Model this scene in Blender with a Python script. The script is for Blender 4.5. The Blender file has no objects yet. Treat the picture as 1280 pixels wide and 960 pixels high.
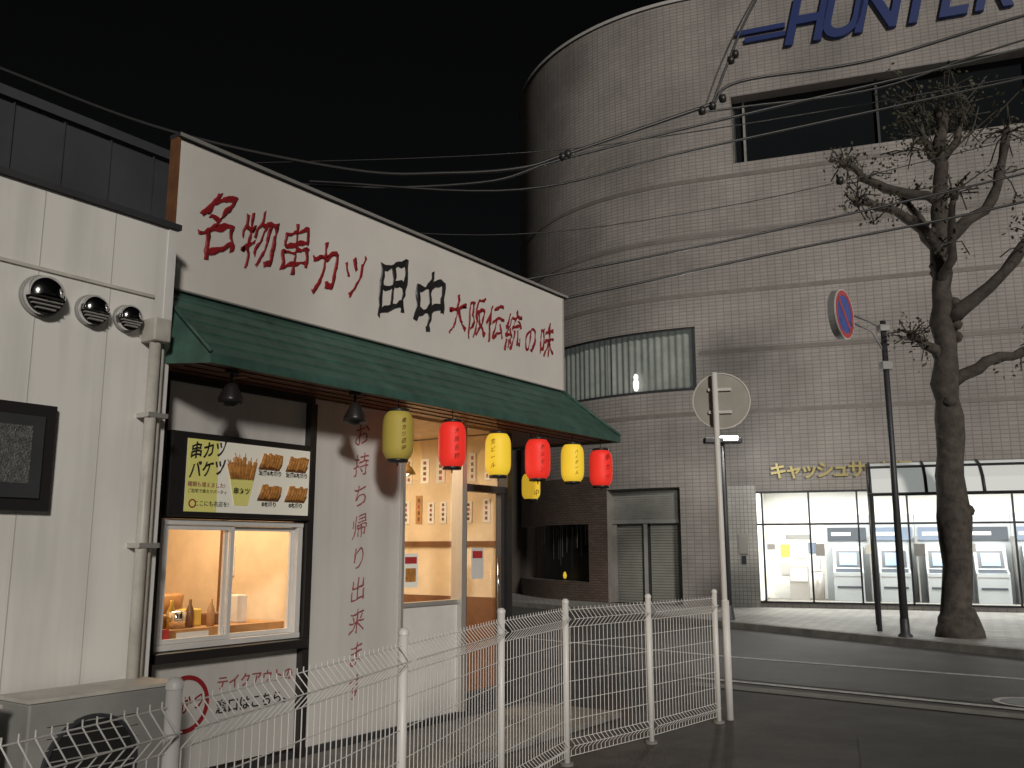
import bpy, bmesh, math, random
from mathutils import Vector, Matrix, noise
random.seed(7)
S=bpy.context.scene
rad=math.radians
# ---------------------------------------------------------------- materials
def mat(name,col,rough=.6,metal=0,em=None,es=0,var=0.0,vscale=3,bump=0,bscale=40,spec=.5):
    m=bpy.data.materials.new(name);m.use_nodes=True
    nt=m.node_tree;b=nt.nodes['Principled BSDF']
    b.inputs['Base Color'].default_value=(*col,1)
    b.inputs['Roughness'].default_value=rough
    b.inputs['Metallic'].default_value=metal
    b.inputs['Specular IOR Level'].default_value=spec
    if em is not None:
        b.inputs['Emission Color'].default_value=(*em,1);b.inputs['Emission Strength'].default_value=es
    tc=nt.nodes.new('ShaderNodeTexCoord')
    if var>0:
        n=nt.nodes.new('ShaderNodeTexNoise');n.inputs['Scale'].default_value=vscale;n.inputs['Detail'].default_value=8
        n.inputs['Roughness'].default_value=.65
        nt.links.new(tc.outputs['Object'],n.inputs['Vector'])
        r=nt.nodes.new('ShaderNodeValToRGB')
        r.color_ramp.elements[0].position=.3;r.color_ramp.elements[1].position=.7
        r.color_ramp.elements[0].color=(*[c*(1-var) for c in col],1)
        r.color_ramp.elements[1].color=(*[min(1,c*(1+var*.5)) for c in col],1)
        nt.links.new(n.outputs['Fac'],r.inputs['Fac']);nt.links.new(r.outputs['Color'],b.inputs['Base Color'])
    if bump>0:
        n=nt.nodes.new('ShaderNodeTexNoise');n.inputs['Scale'].default_value=bscale;n.inputs['Detail'].default_value=6
        nt.links.new(tc.outputs['Object'],n.inputs['Vector'])
        bp=nt.nodes.new('ShaderNodeBump');bp.inputs['Strength'].default_value=bump;bp.inputs['Distance'].default_value=.01
        nt.links.new(n.outputs['Fac'],bp.inputs['Height']);nt.links.new(bp.outputs['Normal'],b.inputs['Normal'])
    return m
def stained(name,col,streak=.35):
    m=mat(name,col,.55);nt=m.node_tree;b=nt.nodes['Principled BSDF']
    tc=nt.nodes.new('ShaderNodeTexCoord');mp=nt.nodes.new('ShaderNodeMapping')
    mp.inputs['Scale'].default_value=(5,5,.35)
    n=nt.nodes.new('ShaderNodeTexNoise');n.inputs['Scale'].default_value=1.5;n.inputs['Detail'].default_value=9
    nt.links.new(tc.outputs['Object'],mp.inputs['Vector']);nt.links.new(mp.outputs[0],n.inputs['Vector'])
    n2=nt.nodes.new('ShaderNodeTexNoise');n2.inputs['Scale'].default_value=.9;n2.inputs['Detail'].default_value=4
    nt.links.new(tc.outputs['Object'],n2.inputs['Vector'])
    ad=nt.nodes.new('ShaderNodeMath');ad.operation='ADD';nt.links.new(n.outputs['Fac'],ad.inputs[0]);nt.links.new(n2.outputs['Fac'],ad.inputs[1])
    r=nt.nodes.new('ShaderNodeValToRGB')
    mu=nt.nodes.new('ShaderNodeMath');mu.operation='MULTIPLY';mu.inputs[1].default_value=.5
    nt.links.new(ad.outputs[0],mu.inputs[0])
    r.color_ramp.elements[0].position=.36;r.color_ramp.elements[1].position=.58
    r.color_ramp.elements[0].color=(*[c*(1-streak) for c in col],1);r.color_ramp.elements[1].color=(*col,1)
    nt.links.new(mu.outputs[0],r.inputs['Fac']);nt.links.new(r.outputs['Color'],b.inputs['Base Color'])
    return m
def tile(name,c1,c2,mort,bw=.2,bh=.1,ms=.012,rough=.45,off=0,uv=True,bump=.4,var=.35):
    m=mat(name,c1,rough);nt=m.node_tree;b=nt.nodes['Principled BSDF']
    tc=nt.nodes.new('ShaderNodeTexCoord');br=nt.nodes.new('ShaderNodeTexBrick')
    br.offset=off;br.inputs['Scale'].default_value=1;br.inputs['Brick Width'].default_value=bw;br.inputs['Row Height'].default_value=bh
    br.inputs['Mortar Size'].default_value=ms;br.inputs['Color1'].default_value=(*c1,1);br.inputs['Color2'].default_value=(*c2,1);br.inputs['Mortar'].default_value=(*mort,1)
    nt.links.new(tc.outputs['UV' if uv else 'Object'],br.inputs['Vector'])
    n=nt.nodes.new('ShaderNodeTexNoise');n.inputs['Scale'].default_value=.3;n.inputs['Detail'].default_value=9;n.inputs['Roughness'].default_value=.62
    nt.links.new(tc.outputs['Object'],n.inputs['Vector'])
    r=nt.nodes.new('ShaderNodeMapRange');r.inputs['From Min'].default_value=.35;r.inputs['From Max'].default_value=.65
    r.inputs['To Min'].default_value=1-var;r.inputs['To Max'].default_value=1.08
    nt.links.new(n.outputs['Fac'],r.inputs['Value'])
    mx=nt.nodes.new('ShaderNodeMix');mx.data_type='RGBA';mx.blend_type='MULTIPLY';mx.inputs[0].default_value=1
    nt.links.new(br.outputs['Color'],mx.inputs[6]);nt.links.new(r.outputs[0],mx.inputs[7]);nt.links.new(mx.outputs[2],b.inputs['Base Color'])
    bp=nt.nodes.new('ShaderNodeBump');bp.inputs['Strength'].default_value=bump;bp.inputs['Distance'].default_value=.01;bp.invert=True
    nt.links.new(br.outputs['Fac'],bp.inputs['Height']);nt.links.new(bp.outputs['Normal'],b.inputs['Normal'])
    return m
def glass(name,tint=(1,1,1),base=.05,top=.6):
    m=bpy.data.materials.new(name);m.use_nodes=True;nt=m.node_tree;nt.nodes.clear()
    o=nt.nodes.new('ShaderNodeOutputMaterial');t=nt.nodes.new('ShaderNodeBsdfTransparent');g=nt.nodes.new('ShaderNodeBsdfGlossy')
    t.inputs['Color'].default_value=(*tint,1);g.inputs['Roughness'].default_value=.02
    f=nt.nodes.new('ShaderNodeLayerWeight');f.inputs['Blend'].default_value=.5
    p=nt.nodes.new('ShaderNodeMath');p.operation='POWER';p.inputs[1].default_value=4
    a=nt.nodes.new('ShaderNodeMath');a.operation='MULTIPLY_ADD';a.inputs[1].default_value=top;a.inputs[2].default_value=base;a.use_clamp=True
    mx=nt.nodes.new('ShaderNodeMixShader');nt.links.new(f.outputs['Facing'],p.inputs[0]);nt.links.new(p.outputs[0],a.inputs[0]);nt.links.new(a.outputs[0],mx.inputs[0])
    nt.links.new(t.outputs[0],mx.inputs[1]);nt.links.new(g.outputs[0],mx.inputs[2]);nt.links.new(mx.outputs[0],o.inputs[0])
    return m
M={}
M['signwhite']=mat('sign_white',(.78,.745,.70),.5,var=.09,vscale=1.2)
M['red']=mat('red_paint',(.3,.015,.02),.5)
M['black']=mat('black_paint',(.02,.02,.02),.4)
M['frameblk']=mat('frame_black',(.022,.02,.02),.35,bump=.1)
M['white']=mat('white_paint',(.78,.77,.75),.45,var=.1)
M['panel']=stained('white_panel',(.66,.645,.62),.14)
M['wallL']=stained('cladding_white',(.76,.75,.715),.24)
M['alu']=mat('aluminium',(.62,.6,.57),.35,.6)
M['chrome']=mat('chrome',(.75,.75,.75),.12,1)
M['dark']=mat('dark_interior',(.012,.012,.012),.6)
M['green']=mat('awning_green',(.055,.125,.10),.55,var=.45,vscale=5)
M['wood']=mat('soffit_wood',(.24,.095,.045),.35,var=.4,vscale=6)
M['grey']=mat('grey_paint',(.3,.3,.29),.5,var=.2)
M['lgrey']=mat('joint_grey',(.48,.47,.45),.5)
M['dgrey']=mat('dark_grey_metal',(.06,.062,.068),.5,.3,var=.2)
M['roofgrey']=mat('back_cladding',(.05,.053,.062),.6,var=.3,vscale=1)
M['fence']=mat('fence_white',(.78,.77,.75),.4)
M['pipe']=mat('pipe_beige',(.55,.53,.48),.45,var=.25,vscale=5)
M['asphalt']=mat('asphalt',(.09,.088,.085),.65,var=.4,vscale=.9,bump=.9,bscale=70)
M['asphalt2']=mat('asphalt_old',(.085,.08,.076),.75,var=.55,vscale=1.4,bump=.9,bscale=60)
M['patch']=mat('asphalt_patch',(.055,.053,.052),.7,var=.4,vscale=2,bump=.9,bscale=80)
M['conc']=mat('concrete',(.26,.25,.23),.8,var=.35,vscale=4,bump=.5)
M['line']=mat('road_paint',(.62,.61,.59),.7,var=.55,vscale=9)
M['tile']=tile('wall_tile',(.375,.345,.325),(.335,.31,.295),(.235,.215,.205),var=.34,bump=.3)  # blotchy noise tone also stands for uneven light and tree shadow
M['band']=mat('wall_band',(.21,.19,.175),.5,var=.2)
M['brick']=tile('brown_brick',(.18,.13,.105),(.13,.095,.08),(.08,.065,.055),.22,.07,.01,.5,.5)
M['wtile']=tile('entrance_tile',(.66,.65,.62),(.58,.57,.55),(.35,.33,.3),.1,.1,.008,.3)
M['paver']=tile('paving',(.42,.41,.39),(.34,.33,.31),(.15,.14,.13),.3,.3,.012,.6,.5,uv=False)
M['blue']=mat('letter_blue',(.025,.045,.17),.4)
M['gold']=mat('letter_gold',(.5,.42,.18),.4,.3)
M['glass']=glass('clear_glass')
M['rglass']=glass('shop_glass',(.93,.93,.92),.11,.7)
M['dglass']=mat('dark_glass',(.012,.014,.016),.06)
M['frost']=mat('frosted_glass',(.12,.12,.12),.35,var=.7,vscale=30,bump=1,bscale=90)
M['warmwall']=mat('interior_wall',(.78,.64,.46),.7,var=.15)
M['woodL']=mat('light_wood',(.5,.28,.12),.45,var=.3,vscale=8)
M['woodD']=mat('brown_wood',(.2,.09,.04),.45,var=.3,vscale=8)
M['curtain']=mat('curtain',(.26,.28,.26),.8,em=(.75,.85,.78),es=.03,var=.3,vscale=2)  # faint emission stands in for room light on the curtain
M['shutter']=mat('shutter',(.36,.36,.32),.45,.3,var=.15)
M['bark']=mat('bark',(.085,.073,.063),.9,var=.6,vscale=7,bump=1,bscale=14)
M['leaf']=mat('leaf',(.07,.07,.04),.7,var=.5,vscale=3)
M['cable']=mat('cable',(.03,.03,.03),.4)
M['ceil_lit']=mat('lit_ceiling_panel',(.9,.9,.9),.5,em=(1,1,.95),es=6)
M['lampon']=mat('lamp_on',(1,1,1),.5,em=(1,.97,.9),es=20)
M['lampdim']=mat('lamp_dim',(1,1,1),.5,em=(1,.97,.92),es=1.6)
M['atmroom']=mat('white_interior',(.82,.82,.79),.4)
M['bluegrey']=mat('machine_grey',(.40,.43,.45),.35)
M['machdark']=mat('machine_dark',(.07,.08,.095),.3)
M['header']=mat('machine_header',(.16,.2,.27),.35)
M['screen']=mat('screen',(.1,.2,.35),.2,em=(.5,.62,.8),es=.6)
M['lred']=mat('lantern_red',(.8,.02,.015),.55,em=(1,.05,.03),es=.36)
M['lyel']=mat('lantern_yellow',(.78,.55,.03),.55,em=(1,.66,.05),es=.42)
M['lyeld']=mat('lantern_ochre',(.5,.4,.08),.6,em=(1,.7,.1),es=.03)
M['ltext']=mat('lantern_ink',(.12,.03,.015),.6)
M['pred']=mat('print_red',(.5,.04,.04),.5)
M['pyel']=mat('print_yellow',(.7,.5,.1),.5)
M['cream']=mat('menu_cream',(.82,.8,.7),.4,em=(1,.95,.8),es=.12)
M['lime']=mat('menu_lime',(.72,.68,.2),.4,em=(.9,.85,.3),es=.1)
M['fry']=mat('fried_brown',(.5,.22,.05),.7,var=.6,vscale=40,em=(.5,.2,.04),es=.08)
M['canopyp']=mat('canopy_panel',(.78,.8,.79),.3,em=(.87,.93,.88),es=.27)  # lit look of the translucent panels put in as emission
M['signback']=mat('sign_back',(.33,.31,.27),.4,.4,var=.2)
M['sblue']=mat('sign_blue',(.02,.07,.33),.3,em=(.03,.1,.5),es=.08)
M['sred']=mat('sign_red',(.45,.03,.04),.3,em=(.8,.04,.05),es=.05)
M['rose']=mat('vert_text_red',(.36,.1,.1),.5)
# ---------------------------------------------------------------- helpers
def link(o):
    S.collection.objects.link(o);return o
def empty(name,mtx):
    o=bpy.data.objects.new(name,None);o.empty_display_size=.2;link(o);o.matrix_world=mtx;return o
def frame(x,y,z,ang):return Matrix.Translation((x,y,z))@Matrix.Rotation(ang,4,'Z')
def obj(name,verts,faces,m,parent=None,uvs=None,smooth=False,bevel=0):
    me=bpy.data.meshes.new(name);me.from_pydata([tuple(v) for v in verts],[],faces);me.update()
    if uvs:
        l=me.uv_layers.new(name='UVMap')
        for p in me.polygons:
            for li,vi in zip(p.loop_indices,p.vertices): l.data[li].uv=uvs[vi]
    if m: me.materials.append(m)
    if smooth:
        for p in me.polygons:p.use_smooth=True
    o=bpy.data.objects.new(name,me);link(o)
    if parent:o.parent=parent
    if bevel:
        b=o.modifiers.new('b','BEVEL');b.width=bevel;b.segments=2
    return o
def box(name,p,x0,x1,y0,y1,z0,z1,m,bevel=0):
    v=[(x,y,z) for z in(z0,z1) for y in(y0,y1) for x in(x0,x1)]
    f=[(0,2,3,1),(4,5,7,6),(0,1,5,4),(2,6,7,3),(0,4,6,2),(1,3,7,5)]
    return obj(name,v,f,m,p,bevel=bevel)
def fb(name,p,s0,s1,w0,w1,z0,z1,m,bevel=0): # facade box, w outward
    return box(name,p,s0,s1,-w1,-w0,z0,z1,m,bevel)
def pane(name,p,s0,s1,w,z0,z1,m):
    return obj(name,[(s0,-w,z0),(s1,-w,z0),(s1,-w,z1),(s0,-w,z1)],[(0,1,2,3)],m,p)
def tube(name,p,pts,rs,m,n=10,jit=0,caps=True):
    pts=[Vector(q) for q in pts]
    if not isinstance(rs,(list,tuple)):rs=[rs]*len(pts)
    V=[];Fc=[]
    for i,q in enumerate(pts):
        t=(pts[min(i+1,len(pts)-1)]-pts[max(i-1,0)]).normalized()
        a=t.cross(Vector((0.01,1,0.02)));
        if a.length<.1:a=t.cross(Vector((1,0,0)))
        a.normalize();b=t.cross(a)
        for k in range(n):
            an=2*math.pi*k/n;r=rs[i]*(1+random.uniform(-jit,jit))
            V.append(q+a*math.cos(an)*r+b*math.sin(an)*r)
    for i in range(len(pts)-1):
        for k in range(n):
            Fc.append((i*n+k,i*n+(k+1)%n,(i+1)*n+(k+1)%n,(i+1)*n+k))
    if caps:
        Fc.append(tuple(range(n))[::-1]);Fc.append(tuple((len(pts)-1)*n+k for k in range(n)))
    return obj(name,V,Fc,m,p,smooth=n>6)
def lathe(name,p,prof,m,n=28,loc=(0,0,0)):
    V=[];Fc=[]
    for r,z in prof:
        for k in range(n):
            a=2*math.pi*k/n;V.append((loc[0]+r*math.cos(a),loc[1]+r*math.sin(a),loc[2]+z))
    for i in range(len(prof)-1):
        for k in range(n):Fc.append((i*n+k,i*n+(k+1)%n,(i+1)*n+(k+1)%n,(i+1)*n+k))
    return obj(name,V,Fc,m,p,smooth=True)
def disc(name,p,c,r,h,m,axis='Y',n=32):
    V=[];
    for d in(-h/2,h/2):
        for k in range(n):
            a=2*math.pi*k/n;q=(r*math.cos(a),r*math.sin(a))
            if axis=='Y':V.append((c[0]+q[0],c[1]+d,c[2]+q[1]))
            else:V.append((c[0]+q[0],c[1]+q[1],c[2]+d))
    Fc=[tuple(range(n)),tuple(range(n,2*n))[::-1]]+[(k,n+k,n+(k+1)%n,(k+1)%n) for k in range(n)]
    o=obj(name,V,Fc,m,p)
    bm=bmesh.new();bm.from_mesh(o.data);bmesh.ops.recalc_face_normals(bm,faces=bm.faces);bm.to_mesh(o.data);bm.free()
    return o
def ring(name,p,c,r0,r1,h,m,n=40):
    V=[];Fc=[]
    for k in range(n):
        a=2*math.pi*k/n
        for r,d in((r0,-h/2),(r1,-h/2),(r1,h/2),(r0,h/2)):V.append((c[0]+r*math.cos(a),c[1]+d,c[2]+r*math.sin(a)))
    for k in range(n):
        for j in range(4):
            Fc.append((k*4+j,k*4+(j+1)%4,((k+1)%n)*4+(j+1)%4,((k+1)%n)*4+j))
    return obj(name,V,Fc,m,p)
def text(name,p,s,x,y,z,size,m,ext=.004,rot=0,shear=0,off=0,sx=1,align='CENTER'):
    c=bpy.data.curves.new(name,'FONT');c.body=s;c.size=size;c.extrude=ext;c.align_x=align;c.align_y='CENTER';c.shear=shear;c.offset=off
    c.materials.append(m);o=bpy.data.objects.new(name,c);link(o);o.parent=p
    o.matrix_local=Matrix.Translation((x,y,z))@Matrix.Rotation(rad(90),4,'X')@Matrix.Rotation(rot,4,'Z')@Matrix.Diagonal((sx,1,1,1))
    return o
def brush(name,p,s,x,y,z,size,m,rot=0,sx=.86,off=.01,amp=.035,rise=.14,ext=.003):
    c=bpy.data.curves.new(name+'_src','FONT');c.body=s;c.size=1;c.align_x='CENTER';c.align_y='CENTER';c.offset=off;c.resolution_u=6
    t=bpy.data.objects.new('tmp',c);link(t)
    dg=bpy.context.evaluated_depsgraph_get();me=bpy.data.meshes.new_from_object(t.evaluated_get(dg))
    bpy.data.objects.remove(t)
    bm=bmesh.new();bm.from_mesh(me)
    for _ in range(2):
        be=[e for e in bm.edges if e.calc_length()>.09]
        if be:bmesh.ops.subdivide_edges(bm,edges=be,cuts=2)
    bmesh.ops.triangulate(bm,faces=bm.faces)
    sd=sum(ord(k) for k in s)*.37
    for v in bm.verts:
        q=v.co.copy()
        n1=noise.noise_vector(Vector((q.x*5.5+sd,q.y*5.5,sd)));n2=noise.noise_vector(Vector((q.x*14+sd,q.y*14,sd*2)))
        v.co.x+=n1.x*amp*1.1+n2.x*amp*.5
        v.co.y+=n1.y*amp*1.1+n2.y*amp*.5+rise*q.x+.05*math.sin(q.x*5)
        v.co.x+=q.y*.08
    r=bmesh.ops.extrude_face_region(bm,geom=list(bm.faces))
    for v in [g for g in r['geom'] if isinstance(g,bmesh.types.BMVert)]:v.co.z+=ext/size
    bm.to_mesh(me);bm.free();me.materials.clear();me.materials.append(m)
    o=bpy.data.objects.new(name,me);link(o);o.parent=p
    o.matrix_local=Matrix.Translation((x,y,z))@Matrix.Rotation(rad(90),4,'X')@Matrix.Rotation(rot,4,'Z')@Matrix.Diagonal((sx*size,size,size,1))
    return o
def area(name,p,loc,sx,sy,power,col,rot=(0,0,0)):
    l=bpy.data.lights.new(name,'AREA');l.shape='RECTANGLE';l.size=sx;l.size_y=sy;l.energy=power;l.color=col
    o=bpy.data.objects.new(name,l);link(o);o.parent=p;o.location=loc;o.rotation_euler=rot;return o
def wires(name,lines,r,m,p=None):
    c=bpy.data.curves.new(name,'CURVE');c.dimensions='3D';c.bevel_depth=r;c.bevel_resolution=1
    for L in lines:
        sp=c.splines.new('POLY');sp.points.add(len(L)-1)
        for i,q in enumerate(L):sp.points[i].co=(*q,1)
    c.materials.append(m);o=bpy.data.objects.new(name,c);link(o)
    if p:o.parent=p
    return o
def lerp(a,b,t):return a+(b-a)*t
FA=math.atan2(.822,.57)
FR=frame(-1.676,7.25,0,FA)
# ================================================================ RESTAURANT
R=empty('restaurant_building',FR)
fb('wall_back',R,-1.4,2.9,-6.1,-6,0,3.35,M['wallL'])
fb('roof_slab',R,-1.4,3.85,-6,-.12,3.3,3.4,M['dgrey'])
fb('upper_wall_side',R,3.75,3.85,-6,-.12,2.85,3.3,M['panel'])
fb('side_wall_right',R,2.86,2.9,-5.95,-.102,0,2.79,M['panel'])
fb('side_wall_inner',R,2.83,2.857,-3,-.102,0.05,2.78,M['warmwall'])
fb('floor_inside',R,-1.4,2.82,-4,-.02,.0,.05,M['woodL'])
fb('interior_back',R,-1.4,2.82,-3.05,-3,0.05,2.78,M['warmwall'])
fb('interior_left',R,-1.4,-1.35,-2.99,-.1,0.05,2.78,M['warmwall'])
fb('interior_partition',R,.55,.6,-2.99,-.1,0.05,2.78,M['warmwall'])
fb('interior_ceiling',R,-1.4,2.82,-3.05,-.1,2.79,2.84,M['warmwall'])
area('kitchen_light',R,(-.4,1.2,2.7),1.2,1.0,54,(1,.76,.48))
area('dining_light',R,(1.5,1.3,2.7),1.2,1.2,50,(1,.80,.53))
fb('wall_over_menu',R,-1.5,.05,-.1,0,2.38,2.79,M['panel'])
fb('trim_beam',R,-1.5,.12,-.02,.03,2.74,2.80,M['frameblk'])
fb('trim_post_left',R,-1.29,-1.235,-.06,.05,0.02,2.735,M['frameblk'])
fb('wall_left_jamb',R,-1.5,-1.292,-.1,0,0,2.38,M['frameblk'])
fb('trim_post',R,.052,.118,-.1,.06,.02,2.735,M['frameblk'])
fb('wall_behind_menu',R,-1.23,.05,-.1,-.003,1.8,2.38,M['frameblk'])
fb('window_sill',R,-1.26,.05,-.08,.12,.855,.92,M['frameblk'],.006)
fb('lower_panel',R,-1.23,.05,-.1,.0,.12,.853,M['panel'])
fb('plinth',R,-1.5,2.9,-.12,.02,0,.1,M['dgrey'])
z0,z1=.925,1.795
for a,b,c,d in((-1.23,.045,z0,z0+.04),(-1.23,.045,z1-.04,z1)):
    fb('window_rail',R,a,b,-.06,.03,c,d,M['white'],.004)
for a in(-1.23,-.01):
    fb('window_jamb',R,a,a+.05,-.058,.028,z0+.04,z1-.04,M['white'],.004)
for (a,b,w) in((-1.18,-.60,.0),(-.66,-.01,-.03)):
    for q in(a,b-.03):fb('sash_stile',R,q,q+.03,w-.012,w+.012,z0+.042,z1-.042,M['white'])
    for q in(z0+.042,z1-.072):fb('sash_rail',R,a+.031,b-.031,w-.012,w+.012,q,q+.03,M['white'])
    pane('sash_glass',R,a+.03,b-.03,w,z0+.07,z1-.07,M['glass'])
# kitchen content
fb('counter',R,-1.2,.4,-1.0,-.55,.05,1.0,M['woodL'])
fb('shelf',R,-1.3,.5,-2.98,-2.7,1.95,1.98,M['woodD'])
fb('wall_cupboard',R,-1.3,.1,-2.98,-2.6,1.42,1.75,M['grey'])
for k in range(4):fb('cupboard_line',R,-.95+k*.35,-.945+k*.35,-2.6,-2.595,1.43,1.74,M['dgrey'])
fb('upper_trim',R,.1,.54,-2.985,-2.97,1.45,1.5,M['woodD'])
for i,(a,w,h,c) in enumerate(((-1.08,.09,.2,'white'),(-.92,.1,.12,'woodL'),(-.76,.18,.1,'woodL'),(-.42,.13,.13,'pyel'),(-.24,.2,.09,'woodD'),(.05,.1,.22,'white'))):
    fb('counter_item',R,a,a+w,-.85,-.72,1.0,1.0+h,M[c],.01)
for i in range(7):
    x=-1.05+i*.16
    lathe('bottle',R,[(0,0),(.03,0),(.03,.13),(.012,.17),(.012,.21),(0,.21)],M[('woodD','woodL','white','pyel')[i%4]],10,(x+random.uniform(-.03,.03),.62+random.uniform(0,.12),1.0))
lathe('sauce_pot',R,[(0,0),(.07,0),(.075,.12),(.06,.13),(0,.14)],M['chrome'],loc=(-.55,.68,1.0))
for sx_ in(-.75,-.3,.1):
    lathe('stool_back',R,[(0,0),(.16,0),(.18,.2),(.17,.22),(0,.22)],M['woodL'],loc=(sx_,1.8,.98))
fb('back_table',R,-1.3,.5,-2.6,-1.95,1.0,1.05,M['woodL'])
for k in range(2):fb('partition_frame',R,.53,.548,-2.5+k*.9,-2.42+k*.9,1.0,2.4,M['woodD'])
fb('partition_notice',R,.54,.548,-1.6,-1.4,1.35,1.62,M['white'])
fb('price_card',R,-1.14,-1.06,-.045,-.04,.99,1.06,M['pred']);fb('price_card',R,-1.0,-.74,-.045,-.04,.995,1.03,M['white'])
# white panel with vertical lettering
fb('white_panel',R,.145,1.2,-.1,.0,.102,2.79,M['panel'])
fb('panel_trim',R,.12,.143,-.1,.02,.102,2.79,M['alu'])
for i,ch in enumerate('お持ち帰り出来ます'):
    brush('panel_letter',R,ch,.69,-.002,2.54-i*.2588,.215,M['rose'],off=-.008,amp=.03,rise=.1,sx=.9)
# glazed bay
for a,b in((1.202,1.235),(2.06,2.13),(2.82,2.9)):
    fb('bay_post',R,a,b,-.1,.03,.102,2.79,M['alu'] if a<2.5 else M['frameblk'])
fb('bay_lower_panel',R,1.237,2.058,-.06,-.02,.102,1.08,M['white'])
fb('bay_rail',R,1.237,2.058,-.07,.0,1.082,1.12,M['alu'])
pane('bay_glass',R,1.237,2.058,-.045,1.12,2.79,M['rglass'])
fb('door_head',R,2.132,2.818,-.1,.0,2.15,2.22,M['dgrey'])
fb('door_stile',R,2.132,2.19,-.08,-.01,.102,2.148,M['dgrey'])
fb('door_stile',R,2.76,2.818,-.08,-.01,.102,2.148,M['dgrey'])
fb('door_rail',R,2.192,2.758,-.08,-.01,.102,.25,M['dgrey'])
pane('door_glass',R,2.192,2.758,-.05,.25,2.148,M['rglass'])
pane('transom_glass',R,2.132,2.818,-.05,2.22,2.79,M['rglass'])
tube('door_handle',R,[(2.70,-.0,.9),(2.70,-.0,1.5)],.012,M['chrome'])
fb('door_poster',R,2.3,2.5,-.043,-.04,1.3,1.6,M['white']);fb('door_poster_print',R,2.32,2.48,-.039,-.038,1.5,1.57,M['pred'])
fb('bay_poster',R,1.3,1.5,-.04,-.038,1.25,1.55,M['cream']);fb('bay_poster_print',R,1.32,1.48,-.037,-.036,1.46,1.52,M['pred']);fb('bay_poster_print',R,1.33,1.47,-.037,-.036,1.3,1.42,M['fry'])
# inner right wall: hand-written menu strips and one shelf
cols=['white','white','cream','white','pyel','white','woodL']
for row_,zz in enumerate((2.3,1.86)):
    w=-.2
    while w>-2.7:
        ww=random.choice((.07,.09,.12));h=random.uniform(.22,.32)
        c=random.choice(cols)
        fb('menu_strip',R,2.822,2.829,w-ww,w,zz,zz+h,M[c])
        for k in range(4):
            fb('strip_print',R,2.819,2.8215,w-ww*.66,w-ww*.34,zz+.03+k*h*.22,zz+.03+k*h*.22+h*.13,M['rose' if (k+row_)%3==0 else 'woodD'])
        w-=ww+random.uniform(.03,.16)
fb('wall_rail',R,2.8,2.829,-2.99,-.11,1.62,1.67,M['woodD'])
fb('wainscot',R,2.81,2.829,-2.99,-.11,.05,1.1,M['woodD'])
fb('side_counter',R,2.5,2.809,-2.7,-.6,.72,.76,M['woodL'])
for i in range(7):
    y=.7+i*.27
    lathe('jar',R,[(0,0),(.035,0),(.035,.11),(.02,.13),(.02,.15),(0,.15)],M[random.choice(('woodD','white','pyel','black','woodL'))],10,(2.66,y,1.0*.761))
for i in range(14):
    a=random.uniform(.7,2.7);zz=random.choice((1.3,1.75,2.2));w=random.choice((.07,.1))
    fb('menu_strip',R,a,a+w,-2.99,-2.984,zz,zz+.28,M[random.choice(cols)])
for sx_,y in((1.6,1.0),(2.1,1.8),(2.3,.9)):
    tube('pendant_cord',R,[(sx_,y,2.78),(sx_,y,2.45)],.006,M['cable'],6)
    lathe('pendant_shade',R,[(.02,.1),(.06,.07),(.1,0),(.095,0),(.05,.06)],M['woodD'],16,(sx_,y,2.36));lathe('pendant_bulb',R,[(0,-.03),(.03,-.01),(.03,.03),(0,.05)],M['lampdim'],12,(sx_,y,2.37))
for a in(.9,1.7):
    fb('table',R,a,a+.5,-1.9,-1.2,.7,.74,M['woodL']);fb('table_leg',R,a+.22,a+.28,-1.6,-1.5,.05,.7,M['dgrey'])
# ---- awning
A=empty('shop_awning',FR)
n=6
for i in range(n):
    t0,t1=i/n,(i+1)/n
    def row(t,lift):
        w=lerp(.02,.6,t);z=lerp(3.37,2.83,t)+lift
        return (lerp(-1.40,-1.34,t),-w,z),(lerp(3.92,4.22,t),-w,z)
    a,b=row(t0,.0);c,d=row(t1,.014)
    e,f=row(t1,-.004)
    obj('awning_sheet',[a,b,d,c,f,e],[(0,3,2,1),(3,5,4,2)],M['green'],A)
obj('hip_right',[(3.92,-.02,3.37),(4.22,-.6,2.83),(4.22,1.0,2.83),(3.92,1.0,3.37)],[(0,1,2,3)],M['green'],A)
obj('hip_left',[(-1.40,-.02,3.37),(-1.49,-.33,2.83),(-1.34,-.6,2.83)],[(0,1,2)],M['green'],A)
tube('hip_cap_right',A,[(3.92,-.03,3.38),(4.22,-.61,2.85)],.018,M['green'])
tube('hip_cap_left',A,[(-1.40,-.03,3.38),(-1.34,-.61,2.85)],.014,M['green'])
fb('fascia_front',A,-1.34,4.22,.585,.61,2.775,2.835,M['green'])
obj('fascia_left',[(-1.49,-.33,2.775),(-1.34,-.6,2.775),(-1.34,-.6,2.835),(-1.49,-.33,2.835)],[(0,1,2,3)],M['green'],A)
box('fascia_right',A,4.20,4.225,-.584,1.0,2.775,2.835,M['green'])
obj('soffit',[(-1.49,-.33,2.80),(-1.34,-.585,2.80),(4.2,-.585,2.80),(4.2,1.0,2.80),(2.9,1.0,2.80),(2.9,0,2.80),(-1.49,0,2.80)],[(0,1,2,5,6),(2,3,4,5)],M['wood'],A)
for w in(.14,.28,.42):fb('soffit_batten',A,-1.3,4.15,w,w+.006,2.792,2.799,M['frameblk'])
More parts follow.
